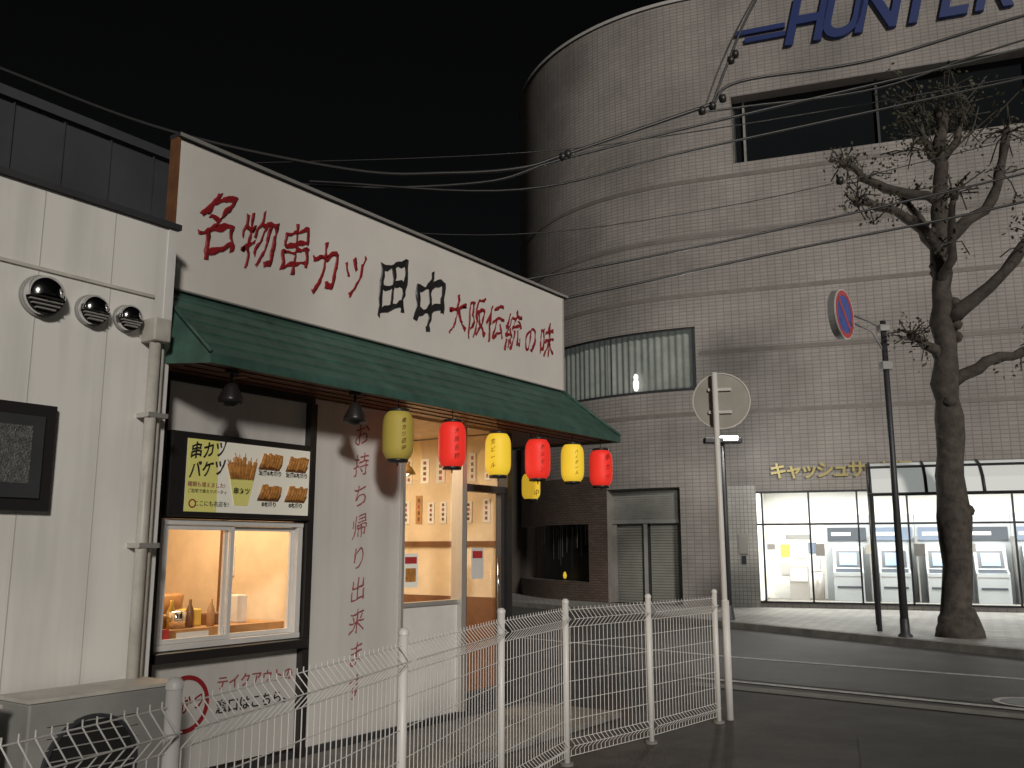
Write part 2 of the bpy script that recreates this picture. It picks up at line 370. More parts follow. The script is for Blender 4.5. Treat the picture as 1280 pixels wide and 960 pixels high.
# ---- shop sign
G=empty('shop_sign',FR)
fb('sign_face',G,-1.285,3.9,-.02,.05,3.385,4.48,M['signwhite'],.004)
fb('sign_cap',G,-1.31,3.98,-.04,.08,4.485,4.515,M['dgrey'])
fb('sign_cap_front',G,-1.31,3.98,.081,.086,4.487,4.513,M['alu'])
fb('sign_edge_left',G,-1.31,-1.288,-.03,.06,3.36,4.483,M['woodD'])
fb('sign_edge_right',G,3.903,3.92,-.03,.06,3.38,4.483,M['alu'])
fb('sign_bottom_trim',G,-1.285,3.9,-.02,.06,3.372,3.383,M['alu'])
for q in(-.9,.4,1.7,3.0):
    tube('sign_brace',G,[(q,.05,4.3),(q,.9,3.42)],.025,M['dgrey'],8)
for ch,s,z,sz,m,r in (('名',-.92,3.91,.53,'red',.0),('物',-.55,3.89,.50,'red',-.04),('串',-.18,3.92,.47,'red',-.03),('カ',.15,3.85,.50,'red',.0),('ツ',.50,3.88,.44,'red',.04),
    ('田',.98,3.88,.56,'black',-.04),('中',1.50,3.84,.66,'black',-.04),('大',1.93,3.84,.42,'red',.0),('阪',2.24,3.86,.44,'red',-.03),('伝',2.56,3.88,.44,'red',-.04),('統',2.89,3.86,.44,'red',-.03),('の',3.22,3.83,.36,'red',0),('味',3.55,3.86,.42,'red',-.03)):
    k=m=='black'
    brush('letter_'+('black' if k else 'red'),G,ch,s,-.053,z,sz,M[m],rot=r,off=.014 if k else .004,amp=.06,rise=.14,sx=.74)
# ---- menu board
B=empty('menu_board',FR)
fb('board_box',B,-1.225,.045,.0,.09,1.81,2.39,M['frameblk'],.006)
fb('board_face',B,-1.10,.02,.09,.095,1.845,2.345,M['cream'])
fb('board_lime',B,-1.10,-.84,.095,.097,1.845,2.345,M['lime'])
brush('menu_text',B,'串カツ',-.93,-.099,2.27,.12,M['black'],off=.02,sx=.85,ext=.002,amp=.02)
brush('menu_text',B,'バケツ',-.93,-.099,2.14,.12,M['black'],off=.02,sx=.85,ext=.002,amp=.02)
text('menu_text',B,'種類も増えました!',-.93,-.099,2.03,.038,M['rose'],.001)
text('menu_text',B,'ご自宅で串カツパーティ',-.92,-.099,1.985,.03,M['black'],.001)
text('menu_text',B,'ここにも名店を!',-.88,-.099,1.90,.04,M['black'],.001)
ring('menu_logo',B,(-1.04,-.099,1.90),.022,.03,.003,M['red'])
obj('bucket',[(-.74,-.1,2.1),(-.69,-.1,1.9),(-.57,-.1,1.9),(-.52,-.1,2.1)],[(0,1,2,3)],M['lime'],B)
text('bucket_text',B,'串カツ',-.63,-.103,2.0,.05,M['black'],.001,off=.001)
for i in range(14):
    x=-.72+(i%9)*.022;l=random.uniform(.08,.16);dx=(x+.63)*.6+random.uniform(-.02,.02)
    tube('skewer',B,[(x,-.102,2.09),(x+dx*.6,-.108,2.09+l)],[.013,.016],M['fry'],8,.15)
    tube('skewer_stick',B,[(x+dx*.6,-.108,2.09+l),(x+dx*.9,-.108,2.12+l)],.003,M['woodL'],5)
for cx in(-.37,-.11):
    for cz,l in((2.19,'定番6本盛り'),(1.96,'8本盛り')):
        obj('tray',[(cx-.115,-.0975,cz-.02),(cx+.085,-.0975,cz-.02),(cx+.115,-.0975,cz+.03),(cx-.095,-.0975,cz+.03)],[(0,1,2,3)],M['woodD'],B)
        for k in range(7):
            x=cx-.09+k*.026;tube('fried_skewer',B,[(x,-.103,cz+random.uniform(-.01,.005)),(x+.015,-.108,cz+.05),(x+.03,-.106,cz+.095+random.uniform(-.01,.01))],[.011,.017,.012],M['fry'],8,.2)
        text('menu_caption',B,l,cx,-.099,cz-.045,.04,M['black'],.001,off=.001)
# ---- takeout panel sticker
T=empty('takeout_sticker',FR)
ring('circle',T,(-.93,-.005,.56),.16,.19,.004,M['red'])
brush('circle_text',T,'串かつ',-.93,-.004,.55,.13,M['red'],sx=.75)
text('takeout_text',T,'テイクアウトの',-.33,-.003,.66,.1,M['rose'],.002,off=.001)
text('takeout_text',T,'窓口はこちら。',-.33,-.003,.5,.1,M['black'],.002,off=.001)
# ---- lanterns
def lantern(s,w,z,m,txt,h=.44,r=.125,rot=0):
    mt=FR@Matrix.Translation((s,-w,z))@Matrix.Rotation(rot-FA,4,'Z')
    L=empty('paper_lantern',mt)
    prof=[];N=20
    for i in range(N*2+1):
        t=i/(N*2);zz=-h/2*.9+h*.9*t
        e=(abs(t-.5)*2)
        rr=r*(1-.36*e**5)
        if i%2==0: rr*=.955
        prof.append((rr,zz))
    lathe('paper_body',L,prof,M[m])
    for q in(-1,1):
        lathe('cap',L,[(0,q*(h*.45+.02)),(r*.66,q*(h*.45+.02)),(r*.68,q*h*.44),(r*.62,q*h*.43)],M['black'])
    tube('hanger',L,[(0,0,h/2),(0,0,2.8-z)],.004,M['cable'],6)
    tube('bottom_ring',L,[(0,0,-h*.45-.02),(0,0,-h*.45-.05)],.006,M['cable'],6)
    for i,ch in enumerate(txt):
        brush('lantern_letter',L,ch,0,-r*1.0-.001,h*.25-i*h*.25*2/(len(txt)-1),h*.5/len(txt),M['ltext'],off=-.004,sx=.9,ext=.002,amp=.03)
lantern(.59,.5,2.50,'lyeld','串カツ田中',rot=.5,r=.13)
lantern(1.30,.5,2.49,'lred','大阪名物',rot=.4)
lantern(1.99,.5,2.46,'lyel','生ビール',rot=-.35)
lantern(2.67,.5,2.47,'lred','ホルモン',rot=.35,r=.13)
lantern(3.34,.5,2.48,'lyel','ハイボール',rot=.3)
lantern(3.95,.5,2.47,'lred','串カツ',rot=.5,r=.132)
lantern(3.15,.1,2.24,'lyel','田中',h=.3,r=.1,rot=.6)
for s,w in((-1.02,.42),(.12,.47)):
    L=empty('ceiling_spotlight',FR@Matrix.Translation((s,-w,2.79)))
    tube('stem',L,[(0,0,0),(0,0,-.09)],.012,M['frameblk']);disc('rose_plate',L,(0,0,-.01),.05,.02,M['frameblk'],'Z')
    lathe('shade',L,[(0,-.08),(.035,-.08),(.05,-.12),(.085,-.19),(.09,-.23),(.08,-.225),(0,-.17)],M['frameblk'])
    lathe('bulb',L,[(0,-.255),(.04,-.245),(.055,-.21),(.05,-.19)],M['dgrey'])
    tube('arm',L,[(0,0,-.05),(.1,.03,-.02),(.16,.04,-.01)],.008,M['wood'],6)
# ================================================================ LEFT ANNEX
N_=empty('annex_building',FR)
fb('wall',N_,-9,-1.46,-3,.33,0,3.68,M['wallL'])
fb('roof_cap',N_,-9,-1.44,-3,.36,3.682,3.72,M['dgrey'])
fb('seam',N_,-9,-1.6,.33,.345,3.185,3.205,M['pipe'])
for i in range(16):
    s=-1.9-i*.45
    fb('panel_joint',N_,s,s+.006,.33,.332,0,3.68,M['lgrey'])
fb('corner_trim',N_,-1.52,-1.458,.325,.338,0,3.68,M['white'])
fb('window_frame',N_,-3.3,-2.19,.33,.38,1.80,2.40,M['frameblk'],.004)
fb('window_sash',N_,-3.2,-2.26,.38,.395,1.87,2.33,M['dgrey'],.004)
fb('window_pane',N_,-3.15,-2.33,.395,.398,1.95,2.27,M['frost'])
for i,(s,z,r) in enumerate(((-2.326,3.03,.115),(-2.02,3.01,.09),(-1.784,3.01,.08))):
    V=empty('vent_cap',FR@Matrix.Translation((s,-.33,z)))
    disc('flange',V,(0,-.01,0),r*1.08,.02,M['grey'])
    o=lathe('hood',V,[(r,0),(r,.06)],M['chrome'],32);o.rotation_euler=(rad(90),0,0)
    o=lathe('hood_top',V,[(r*math.cos(t),.06+r*.7*math.sin(t)) for t in[0,.3,.6,.9,1.2,1.5]],M['chrome'],32)
    o.rotation_euler=(rad(90),0,0)
    bm=bmesh.new();bm.from_mesh(o.data)
    bmesh.ops.delete(bm,geom=[f for f in bm.faces if f.calc_center_median().y<-r*.1],context='FACES');bm.to_mesh(o.data);bm.free()
    disc('opening',V,(0,-.05,0),r*.95,.01,M['dark'])
    for k in range(5):
        zz=-r*.75+k*r*.2;hw=math.sqrt(max(0,(r*.9)**2-zz**2))
        box('louvre',V,-hw,hw,-.085,-.06,zz,zz+.008,M['alu'])
P=empty('drainpipe',FR)
tube('pipe',P,[(-1.62,-.42,.3),(-1.62,-.42,2.9)],.035,M['pipe'],14)
tube('pipe_b',P,[(-1.55,-.38,.3),(-1.55,-.38,2.95)],.022,M['pipe'],12)
fb('pipe_head',P,-1.67,-1.55,.33,.48,2.88,3.03,M['pipe'],.01)
for z in(.8,1.6,2.4):fb('bracket',P,-1.66,-1.52,.33,.46,z,z+.03,M['alu'])
for s in(-1.95,-2.95):
    C=empty('air_conditioner',FR)
    fb('casing',C,s-.45,s+.4,.42,.74,.1,.82,M['grey'],.01);fb('top_lid',C,s-.46,s+.41,.41,.75,.822,.84,M['pipe'])
    ring('fan_guard',C,(s-.1,-.75,.46),.25,.27,.02,M['dgrey']);disc('fan_hole',C,(s-.1,-.742,.46),.25,.01,M['dark'])
    for k in range(9):fb('grille',C,s-.36,s+.16,.752,.757,.22+k*.06,.226+k*.06,M['alu'])
    for q in(-.35,.25):fb('foot',C,s+q,s+q+.08,.42,.74,0,.1,M['dgrey'])
D=empty('warehouse_building',FR)
fb('wall',D,-12,2.9,-9,-6.2,0,5.5,M['roofgrey'])
obj('roof',[(-12,3.0,5.9),(2.6,3.0,5.9),(2.6,6,7.1),(-12,6,7.1),(-12,3.0,5.8),(2.6,3.0,5.8)],[(0,1,2,3),(4,5,1,0)],M['roofgrey'],D)
fb('front_wall',D,-12,2.6,-6.19,-3.06,3.42,5.8,M['roofgrey'])
for i in range(30):fb('clad_rib',D,-12+i*.5,-11.985+i*.5,-3.06,-3.04,3.42,5.8,M['roofgrey'])
# ================================================================ BIG BUILDING
BR=frame(6.3,24,0,-rad(20.43))
K=empty('tiled_department_store',BR)
RC=7.2;QT=-1.4
def P_(q,d):
    if q>=QT:return (q,d)
    th=(QT-q)/RC;r=RC-d
    return (QT-r*math.sin(th),RC-r*math.cos(th))
def qs(q0,q1,st=.3):
    n_=max(1,int(math.ceil((q1-q0)/st)));return [q0+(q1-q0)*i/n_ for i in range(n_+1)]
def cpanel(name,p,q0,q1,z0,z1,d,m,fold=0):
    Q=qs(q0,q1,.3 if not fold else .03);V=[];U=[];Fc=[]
    for i,q in enumerate(Q):
        dd=d+(fold*math.sin(i*.9)+fold*.6*math.sin(i*.23) if fold else 0)
        x,y=P_(q,dd)
        for z in(z0,z1):V.append((x,y,z));U.append((q,z))
    for i in range(len(Q)-1):Fc.append((2*i,2*i+2,2*i+3,2*i+1))
    return obj(name,V,Fc,m,p,U)
def cflat(name,p,q0,q1,z,d0,d1,m):
    Q=qs(q0,q1);V=[];U=[];Fc=[]
    for q in Q:
        for d in(d0,d1):
            x,y=P_(q,d);V.append((x,y,z));U.append((q,d))
    for i in range(len(Q)-1):Fc.append((2*i,2*i+2,2*i+3,2*i+1))
    return obj(name,V,Fc,m,p,U)
def jamb(name,p,q,z0,z1,d0,d1,m):
    a=P_(q,d0);b=P_(q,d1)
    return obj(name,[(*a,z0),(*b,z0),(*b,z1),(*a,z1)],[(0,1,2,3)],m,p,[(0,z0),(d1-d0,z0),(d1-d0,z1),(0,z1)])
QMIN,QMAX,HT=-20,15,17.4
OPS=[(-.17,14,12.1,14.08,.5),(-6.5,-1.4,5.8,7.56,.3),(0.02,14,.22,3.04,.12),(-4.15,-1.95,.12,3.2,.45),(-10,-4.84,.65,2.27,.5)]
QB=sorted(set([QMIN,QMAX,-.85]+[v for o in OPS for v in o[:2]]));ZB=sorted(set([0,HT,3.6]+[v for o in OPS for v in o[2:4]]))
for i in range(len(QB)-1):
    for j in range(len(ZB)-1):
        qc=(QB[i]+QB[i+1])/2;zc=(ZB[j]+ZB[j+1])/2
        if any(o[0]<qc<o[1] and o[2]<zc<o[3] for o in OPS):continue
        m=M['tile']
        if zc<3.6 and qc<-4.3:m=M['brick']
        if zc<3.2 and -.85<qc<.1:m=M['wtile']
        cpanel('wall',K,QB[i],QB[i+1],ZB[j],ZB[j+1],0,m)
for (a,b,c,d,dp) in OPS:
    cflat('reveal_head',K,a,b,d,0,dp,M['band']);cflat('reveal_sill',K,a,b,c,0,dp,M['band'])
    jamb('reveal_jamb',K,a,c,d,0,dp,M['band']);jamb('reveal_jamb',K,b,c,d,0,dp,M['band'])
cpanel('parapet_cap',K,QMIN,QMAX,17.32,17.42,-.05,M['lgrey'])
cflat('parapet_top',K,QMIN,QMAX,17.42,-.05,.3,M['lgrey'])
cflat('roof',K,QMIN,QMAX,17.38,.02,3.4,M['dgrey'])
for z in(5.15,6.8,8.45,10.1,11.75):
    q0,q1=-18,14
    if z==6.8:q0=-1.3
    cpanel('band',K,q0,q1,z-.06,z+.06,-.015,M['band']);cflat('band_top',K,q0,q1,z+.06,-.015,0,M['band']);cflat('band_bottom',K,q0,q1,z-.06,-.015,0,M['band'])
cpanel('upper_glass',K,-.17,14,12.1,14.08,.45,M['dglass'])
box('upper_window_frame',K,-.17,14,.36,.42,12.1,12.22,M['dgrey'])
for q in(.1,3.6,7.2,10.8):box('upper_mullion',K,q,q+.06,.34,.42,12.22,14.08,M['grey' if q<1 else 'dgrey'])
cpanel('curtain',K,-6.5,-1.4,5.8,7.56,.24,M['curtain'],fold=.02)
cpanel('curved_glass',K,-6.5,-1.4,5.8,7.56,.1,M['glass'])
for q in(-1.46,-3.95):
    cpanel('curved_mullion_face',K,q-.02,q+.02,5.8,7.56,.06,M['dgrey'])
cpanel('curved_frame',K,-6.5,-1.4,5.8,5.88,.05,M['dgrey']);cpanel('curved_frame',K,-6.5,-1.4,7.5,7.56,.05,M['dgrey'])
x,y=P_(-3.2,.15);lathe('table_lamp',K,[(0,0),(.05,.02),(.075,.12),(.085,.24),(.05,.34),(.07,.40),(.04,.48),(0,.5)],M['lampdim'],12,(x,y,5.92))
cpanel('transom_panel',K,-4.15,-1.95,2.3,3.2,.3,M['shutter'])
for i in range(12):cpanel('transom_louvre',K,-4.1,-2.0,2.4+i*.065,2.43+i*.065,.28,M['grey'])
for i in range(30):
    z=.12+i*.073
    cpanel('shutter_slat',K,-4.1,-3.15,z,z+.062,.4,M['shutter']);cpanel('shutter_slat',K,-2.98,-2.1,z,z+.062,.4,M['shutter'])
cpanel('shutter_back',K,-4.15,-1.95,.1,2.3,.44,M['dgrey'])
for q in(-4.15,-3.15,-2.1):
    cpanel('shutter_guide',K,q,q+.12,.12,2.3,.3,M['grey'])
cpanel('entrance_beam',K,-4.15,-1.95,2.26,2.36,.25,M['grey'])
cpanel('show_window_glass',K,-10,-4.84,.65,2.27,.1,M['glass'])
cpanel('show_window_back',K,-10,-4.84,.65,2.27,.48,M['dark'])
for q in (-5.6,-6.4,-7.2,-8):cpanel('show_window_bar',K,q,q+.04,.65,2.27,.07,M['frameblk'])
for i in range(22):
    q=-4.95-i*.16+random.uniform(-.05,.05);h=random.uniform(.5,1.3);cpanel('reflection_streak',K,q,q+.03,2.27-h,2.25,.4,M[random.choice(('grey','dgrey','dgrey','lgrey'))])  # thin strips modelled in place of streaks reflected in the dark glass
x,y=P_(-6.3,.3);lathe('window_lamp',K,[(0,0),(.04,.02),(.06,.1),(.03,.2),(0,.21)],M['lyel'],12,(x,y,.7))
for i,ch in enumerate('HUNTER'):
    text('building_letter',K,ch,1.85+i*.93,-.06,15.9,1.95,M['blue'],.06,shear=.3,off=.035,sx=.80)
for z,a in((15.85,.05),(15.6,.3)):box('letter_dash',K,a,1.4,-.1,-.02,z,z+.14,M['blue'])
# cash corner
for i,ch in enumerate('キャッシュサービス'):
    text('cash_letter',K,ch,.62+i*.38,-.05,3.52,.44,M['gold'],.03,off=.012)
box('atm_floor',K,0,14,.02,3.2,.12,.2,M['conc'])
box('atm_back',K,-.6,14,3.0,3.05,.2,3.3,M['atmroom'])
box('atm_left',K,-.1,-.05,.13,3,.2,3.3,M['atmroom'])
box('atm_ceiling',K,-.6,14,.13,3.05,3.2,3.25,M['atmroom'])
for i in range(6):
    box('ceiling_light',K,.4+i*2,1.9+i*2,.7,.95,3.17,3.195,M['ceil_lit']);box('ceiling_light',K,.4+i*2,1.9+i*2,1.9,2.15,3.17,3.195,M['ceil_lit'])
for i in range(3):area('atm_light',K,(1.8+i*3.8,1.0,3.12),3.2,1.6,205,(1,.99,.92))
for i in range(9):
    q=.14+i*1.153
    box('mullion',K,q,q+.045,.02,.1,.22,3.04,M['dgrey'])
box('transom',K,.02,14,.03,.09,2.17,2.22,M['dgrey']);box('base_rail',K,.02,14,.02,.1,.2,.27,M['dgrey']);box('head_rail',K,.02,14,.02,.1,2.99,3.04,M['dgrey'])
obj('window_glass',[(.02,.055,.22),(14,.055,.22),(14,.055,3.04),(.02,.055,3.04)],[(0,1,2,3)],M['glass'],K)
for i in range(8):
    x=2.15+i*1.15
    box('atm_surround',K,x-.57,x+.57,2.55,2.99,.2,2.5,M['bluegrey'])
    box('atm_header',K,x-.5,x+.5,2.5,2.545,1.8,2.15,M['header' if i%3 else 'machdark'])
    box('atm_header_print',K,x-.4,x+.1,2.49,2.499,1.93,2.02,M['white'])
    v=[(x-.38,1.85,.2),(x+.38,1.85,.2),(x+.38,2.54,.2),(x-.38,2.54,.2),(x-.38,1.85,.95),(x+.38,1.85,.95),(x+.38,2.1,1.05),(x-.38,2.1,1.05),(x-.38,2.35,1.65),(x+.38,2.35,1.65),(x+.38,2.54,1.65),(x-.38,2.54,1.65)]
    f=[(0,1,5,4),(4,5,6,7),(7,6,9,8),(8,9,10,11),(0,4,7,8,11,3),(1,2,10,9,6,5)]
    obj('atm_body',v,f,M['bluegrey'],K)
    obj('atm_console',[(x-.33,1.87,.97),(x+.33,1.87,.97),(x+.33,2.07,1.05),(x-.33,2.07,1.05)],[(0,1,2,3)],M['machdark'],K)
    obj('atm_bezel',[(x-.3,2.105,1.1),(x+.3,2.105,1.1),(x+.3,2.285,1.53),(x-.3,2.285,1.53)],[(0,1,2,3)],M['machdark'],K)
    obj('atm_screen',[(x-.22,2.10,1.14),(x+.22,2.10,1.14),(x+.22,2.245,1.47),(x-.22,2.245,1.47)],[(0,1,2,3)],M['screen'],K)
    box('atm_slot',K,x-.3,x+.3,1.835,1.848,.55,.6,M['machdark']);box('atm_door_line',K,x-.36,x+.36,1.84,1.848,.85,.87,M['grey'])
    box('atm_divider',K,x+.55,x+.58,1.8,2.54,.2,1.9,M['grey'])
for i,(x,z,c,w,h) in enumerate(((.35,1.35,'pyel',.25,.35),(.7,1.3,'lgrey',.3,.42),(.35,.85,'lgrey',.25,.35),(1.1,1.45,'header',.22,.3),(.72,.8,'cream',.25,.35),(1.1,.95,'white',.3,.4),(.5,1.85,'grey',.7,.12))):
    box('notice_sheet',K,x,x+w,2.965,2.99,z,z+h,M[c])
box('leaflet_rack',K,.6,1.1,2.3,2.6,.2,1.1,M['alu']);box('leaflets',K,.63,1.07,2.27,2.295,.7,1.05,M['cream'])
lathe('waste_bin',K,[(0,0),(.15,0),(.17,.7),(.12,.74),(0,.74)],M['alu'],18,(1.35,2.3,.2))
box('wall_panel_box',K,-.45,-.23,-.05,-.005,1.45,1.95,M['alu']);box('intercom',K,-.4,-.28,-.055,-.05,1.2,1.4,M['dgrey'])
for i,(x,z,w,h,c) in enumerate(((.24,1.55,.2,.15,'white'),(1.42,1.4,.22,.3,'lgrey'),(2.6,1.45,.16,.22,'cream'),(3.7,1.4,.25,.3,'grey'),(4.9,1.5,.16,.2,'white'),(6.1,1.3,.3,.42,'grey'))):
    box('window_sticker',K,x,x+w,.045,.05,z,z+h,M[c])
box('annex_wall',K,-16,-6.5,4.5,6,0,5,M['brick'])
# ================================================================ GROUND
g=obj('ground',[(-300,-100,0),(300,-100,0),(300,500,0),(-300,500,0)],[(0,1,2,3)],M['asphalt2'])
road=obj('road',[(-9,24,.004),(2.2,12.3,.004),(5.2,9.85,.004),(14,2.6,.004),(17,2.6,.004),(12,8,.004),(7.5,14,.004),(4.9,18.4,.004),(1.97,23.3,.004),(-3,31,.004)],[(0,1,2,3,4,5,6,7,8,9)],M['asphalt'])
obj('road_patch',[(2.0,5.5,.005),(3.4,5.2,.005),(4.6,7.6,.005),(3.0,8.4,.005)],[(0,1,2,3)],M['patch'])
kp=[(-8,39),(1.97,23.3),(4.9,18.4),(7.5,14.0),(12,8),(17,2)]
back=[(40,2),(40,60),(-8,60)]
pl=kp+back
obj('sidewalk',[(x,y,.12) for x,y in pl],[tuple(range(len(pl)))],M['paver'])
V=[];Fc=[]
for i,(x,y) in enumerate(kp):
    a=Vector(kp[min(i+1,len(kp)-1)])-Vector(kp[max(0,i-1)]);a.normalize();nx,ny=-a.y,a.x
    V+= [(x,y,0),(x,y,.124),(x+nx*.18,y+ny*.18,.124)]
for i in range(len(kp)-1):
    b=i*3;Fc+=[(b,b+3,b+4,b+1),(b+1,b+4,b+5,b+2)]
obj('kerb',V,Fc,M['conc'])
def strip(name,pts,w,z,m):
    V=[];Fc=[]
    for i,(x,y) in enumerate(pts):
        a=Vector(pts[min(i+1,len(pts)-1)])-Vector(pts[max(0,i-1)]);a.normalize()
        V+=[(x+a.y*w/2,y-a.x*w/2,z),(x-a.y*w/2,y+a.x*w/2,z)]
    for i in range(len(pts)-1):Fc.append((2*i,2*i+2,2*i+3,2*i+1))
    return obj(name,V,Fc,m)
strip('road_marking',[(-1,18.2),(3.31,14.1),(6.31,11.8),(11,8.0)],.13,.009,M['line'])
strip('road_marking',[(2.3,11.95),(5.12,9.63),(9,6.3)],.13,.009,M['line'])
strip('gutter',[(2.15,11.45),(4.95,9.2),(9,5.7)],.3,.009,M['conc'])
o=ring('manhole_cover',None,(0,0,0),.27,.34,.004,M['line']);o.location=(5.4,10.05,.011);o.rotation_euler=(rad(90),0,0)
o2=disc('manhole_lid',None,(0,0,0),.26,.006,M['dgrey'],'Z');o2.parent=o;o2.rotation_euler=(rad(-90),0,0)
ap=empty('shop_apron',FR)
fb('slab',ap,-6,3.2,.03,1.1,-.05,.05,M['conc'])
# ================================================================ FENCE
fp=[(-1.75,.9),(-1.02,2.9),(-.53,4.65),(-.07,6.15),(.41,7.26),(1.16,8.05),(1.92,8.95)]
FE=empty('mesh_fence',Matrix())
lines=[]
prof=[(0,.06),(.0,.10),(.045,.14),(0,.18),(0,.98),(0,1.0),(.06,1.065),(.0,1.13),(0,1.15)]
hz=[(0,.06),(.045,.14),(0,.18),(0,.32),(0,.46),(0,.60),(0,.74),(0,.88),(0,1.0),(.06,1.065),(0,1.13)]
for i in range(len(fp)-1):
    a=Vector(fp[i]);b=Vector(fp[i+1]);L=(b-a).length;t=(b-a)/L;nn=Vector((t.y,-t.x))
    k=int(L/.05)
    for j in range(1,k):
        q=a+t*(L*j/k)
        lines.append([(q.x+nn.x*o_,q.y+nn.y*o_,z) for o_,z in prof])
    for o_,z in hz:
        e=a+t*.03;f=b-t*.03
        lines.append([(e.x+nn.x*o_,e.y+nn.y*o_,z),(f.x+nn.x*o_,f.y+nn.y*o_,z)])
wires('mesh_wires',lines,.0028,M['fence'],FE)
for (x,y) in fp:
    tube('post',FE,[(x,y,0),(x,y,1.18)],.024,M['fence'],14)
    lathe('post_cap',FE,[(.027,0),(.027,.02),(.015,.033),(0,.036)],M['fence'],14,(x,y,1.18))
    disc('foot',FE,(x,y,.01),.05,.02,M['conc'],'Z')
# ================================================================ ROAD SIGN (back view)
X=empty('traffic_sign',frame(2.06,9.12,0,0))
tube('pole',X,[(0,0,0),(-.01,0,1.8),(-.02,0,3.34)],.028,M['white'],14)
tube('pole_sleeve',X,[(0,0,0),(0,0,1.1)],.037,M['white'],14)
Y=empty('disc_part',Matrix());Y.parent=X;Y.matrix_local=Matrix.Translation((.055,.06,3.06))@Matrix.Rotation(rad(-12),4,'Z')
disc('plate',Y,(0,0,0),.285,.006,M['signback']);ring('rim',Y,(0,0,0),.275,.287,.02,M['alu'])
disc('front',Y,(0,.006,0),.28,.003,M['sred'])
box('bracket',Y,-.13,.1,-.03,-.004,.10,.13,M['alu']);box('bracket',Y,-.13,.1,-.03,-.004,-.13,-.10,M['alu'])
X=empty('no_parking_sign',frame(6.67,16.1,.12,0))
tube('pole',X,[(0,0,0),(0,0,2.5),(0,0,5.5)],[.07,.055,.05],M['dgrey'],14)
lathe('pole_base',X,[(.12,0),(.12,.02),(.08,.06),(.075,.3)],M['dgrey'],16)
tube('arm',X,[(0,0,5.35),(-.25,0,5.5),(-.5,.0,5.6)],.025,M['grey']);tube('arm_b',X,[(0,0,4.9),(-.2,0,5.3),(-.5,0,5.45)],.02,M['grey'])
box('clamp',X,-.09,.09,-.09,.09,4.6,4.75,M['grey'],.01);box('clamp',X,-.09,.09,-.09,.09,5.3,5.42,M['grey'],.01)
Y=empty('disc_part',Matrix());Y.parent=X;Y.matrix_local=Matrix.Translation((-.68,-.02,5.62))@Matrix.Rotation(rad(50),4,'Z')
disc('housing',Y,(0,.08,0),.45,.13,M['grey']);ring('red_ring',Y,(0,.01,0),.35,.44,.02,M['sred']);disc('blue_face',Y,(0,.012,0),.35,.015,M['sblue']);ring('edge',Y,(0,.01,0),.44,.455,.025,M['white'])
v=[(-.29,.0,.23),(-.23,.0,.29),(.29,.0,-.23),(.23,.0,-.29)];obj('red_slash',v,[(0,1,2,3)],M['sred'],Y)
X=empty('street_lamp',frame(4.55,19.8,.12,0))
tube('pole',X,[(0,0,0),(0,0,3.85)],[.07,.045],M['dgrey'],14);lathe('base',X,[(.12,0),(.12,.03),(.08,.3)],M['dgrey'],14)
box('head',X,-.4,.4,-.12,.12,3.7,3.82,M['dgrey'],.02);box('lens',X,-.05,.32,-.09,.09,3.825,3.85,M['lampon']);box('lens_low',X,.0,.3,-.13,-.121,3.76,3.81,M['lampon'])
l=bpy.data.lights.new('lamp_light','POINT');l.energy=230;l.color=(1,.97,.9);l.shadow_soft_size=.15;o=bpy.data.objects.new('lamp_light',l);link(o);o.parent=X;o.location=(.1,-.02,4.05)
# ================================================================ SHELTER
X=empty('arched_shelter',frame(6.63,17.1,.12,-rad(20.43)))
prof=[(0,2.45),(.15,2.75),(.45,2.98),(.9,3.1),(1.5,3.12)]
for i in range(9):
    x=i*.95
    tube('rib',X,[(x,a,b) for a,b in prof],.03,M['dgrey'],8)
    if i<8:
        V=[];Fc=[]
        for a,b in prof:V+=[(x+.03,a,b-.005),(x+.92,a,b-.005)]
        for k in range(len(prof)-1):Fc.append((2*k,2*k+1,2*k+3,2*k+2))
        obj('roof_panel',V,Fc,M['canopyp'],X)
for z,a in((2.45,0),(3.12,1.5),(2.98,.45)):tube('rail',X,[(-.05,a,z),(7.7,a,z)],.03,M['dgrey'],8)
for x in(0,7.6):
    tube('post',X,[(x,0,0),(x,0,2.45)],.045,M['dgrey'],12);tube('post',X,[(x,1.5,0),(x,1.5,3.12)],.045,M['dgrey'],12)
tube('tie',X,[(0,0,2.45),(0,1.5,2.5)],.025,M['dgrey'],8)
# ================================================================ TREE
TR=empty('plane_tree',Matrix())
ty=16.1
def wob(pts,k=3,a=.05):
    out=[]
    for i in range(len(pts)-1):
        p=Vector(pts[i]);q=Vector(pts[i+1])
        for j in range(k):
            t=j/k;v=p.lerp(q,t)
            if i+j>0:v+=Vector((random.uniform(-a,a),random.uniform(-a,a),random.uniform(-a,a)*.5))
            out.append(v)
    out.append(Vector(pts[-1]));return out
def limb(name,pts,r0,r1,k=3,a=.06,n=12,jit=.12):
    P=wob(pts,k,a);m_=len(P)-1
    rs=[lerp(r0,r1,i/m_)*(1+random.uniform(-.12,.18)) for i in range(m_+1)]
    return tube(name,TR,P,rs,M['bark'],n,jit)
limb('trunk',[(7.58,ty,.1),(7.62,ty,.5),(7.66,ty,2.5),(7.72,ty,4.2),(7.76,ty,5.6),(7.82,ty,7.1),(7.98,ty,8.6),(8.02,ty,9.7)],.30,.09,5,.035,18,.08)
limb('root_flare',[(7.58,ty,.05),(7.6,ty,.6)],.36,.27,3,.01,18,.08)
for _ in range(14):
    z=random.uniform(1.5,8);x=lerp(7.62,7.9,z/8);a=random.uniform(0,6.28);r=lerp(.27,.15,z/8)
    lathe('burl',TR,[(0,-.12),(.09,-.07),(.12,0),(.08,.08),(0,.12)],M['bark'],9,(x+math.cos(a)*r*.8,ty+math.sin(a)*r*.8,z))
ends=[]
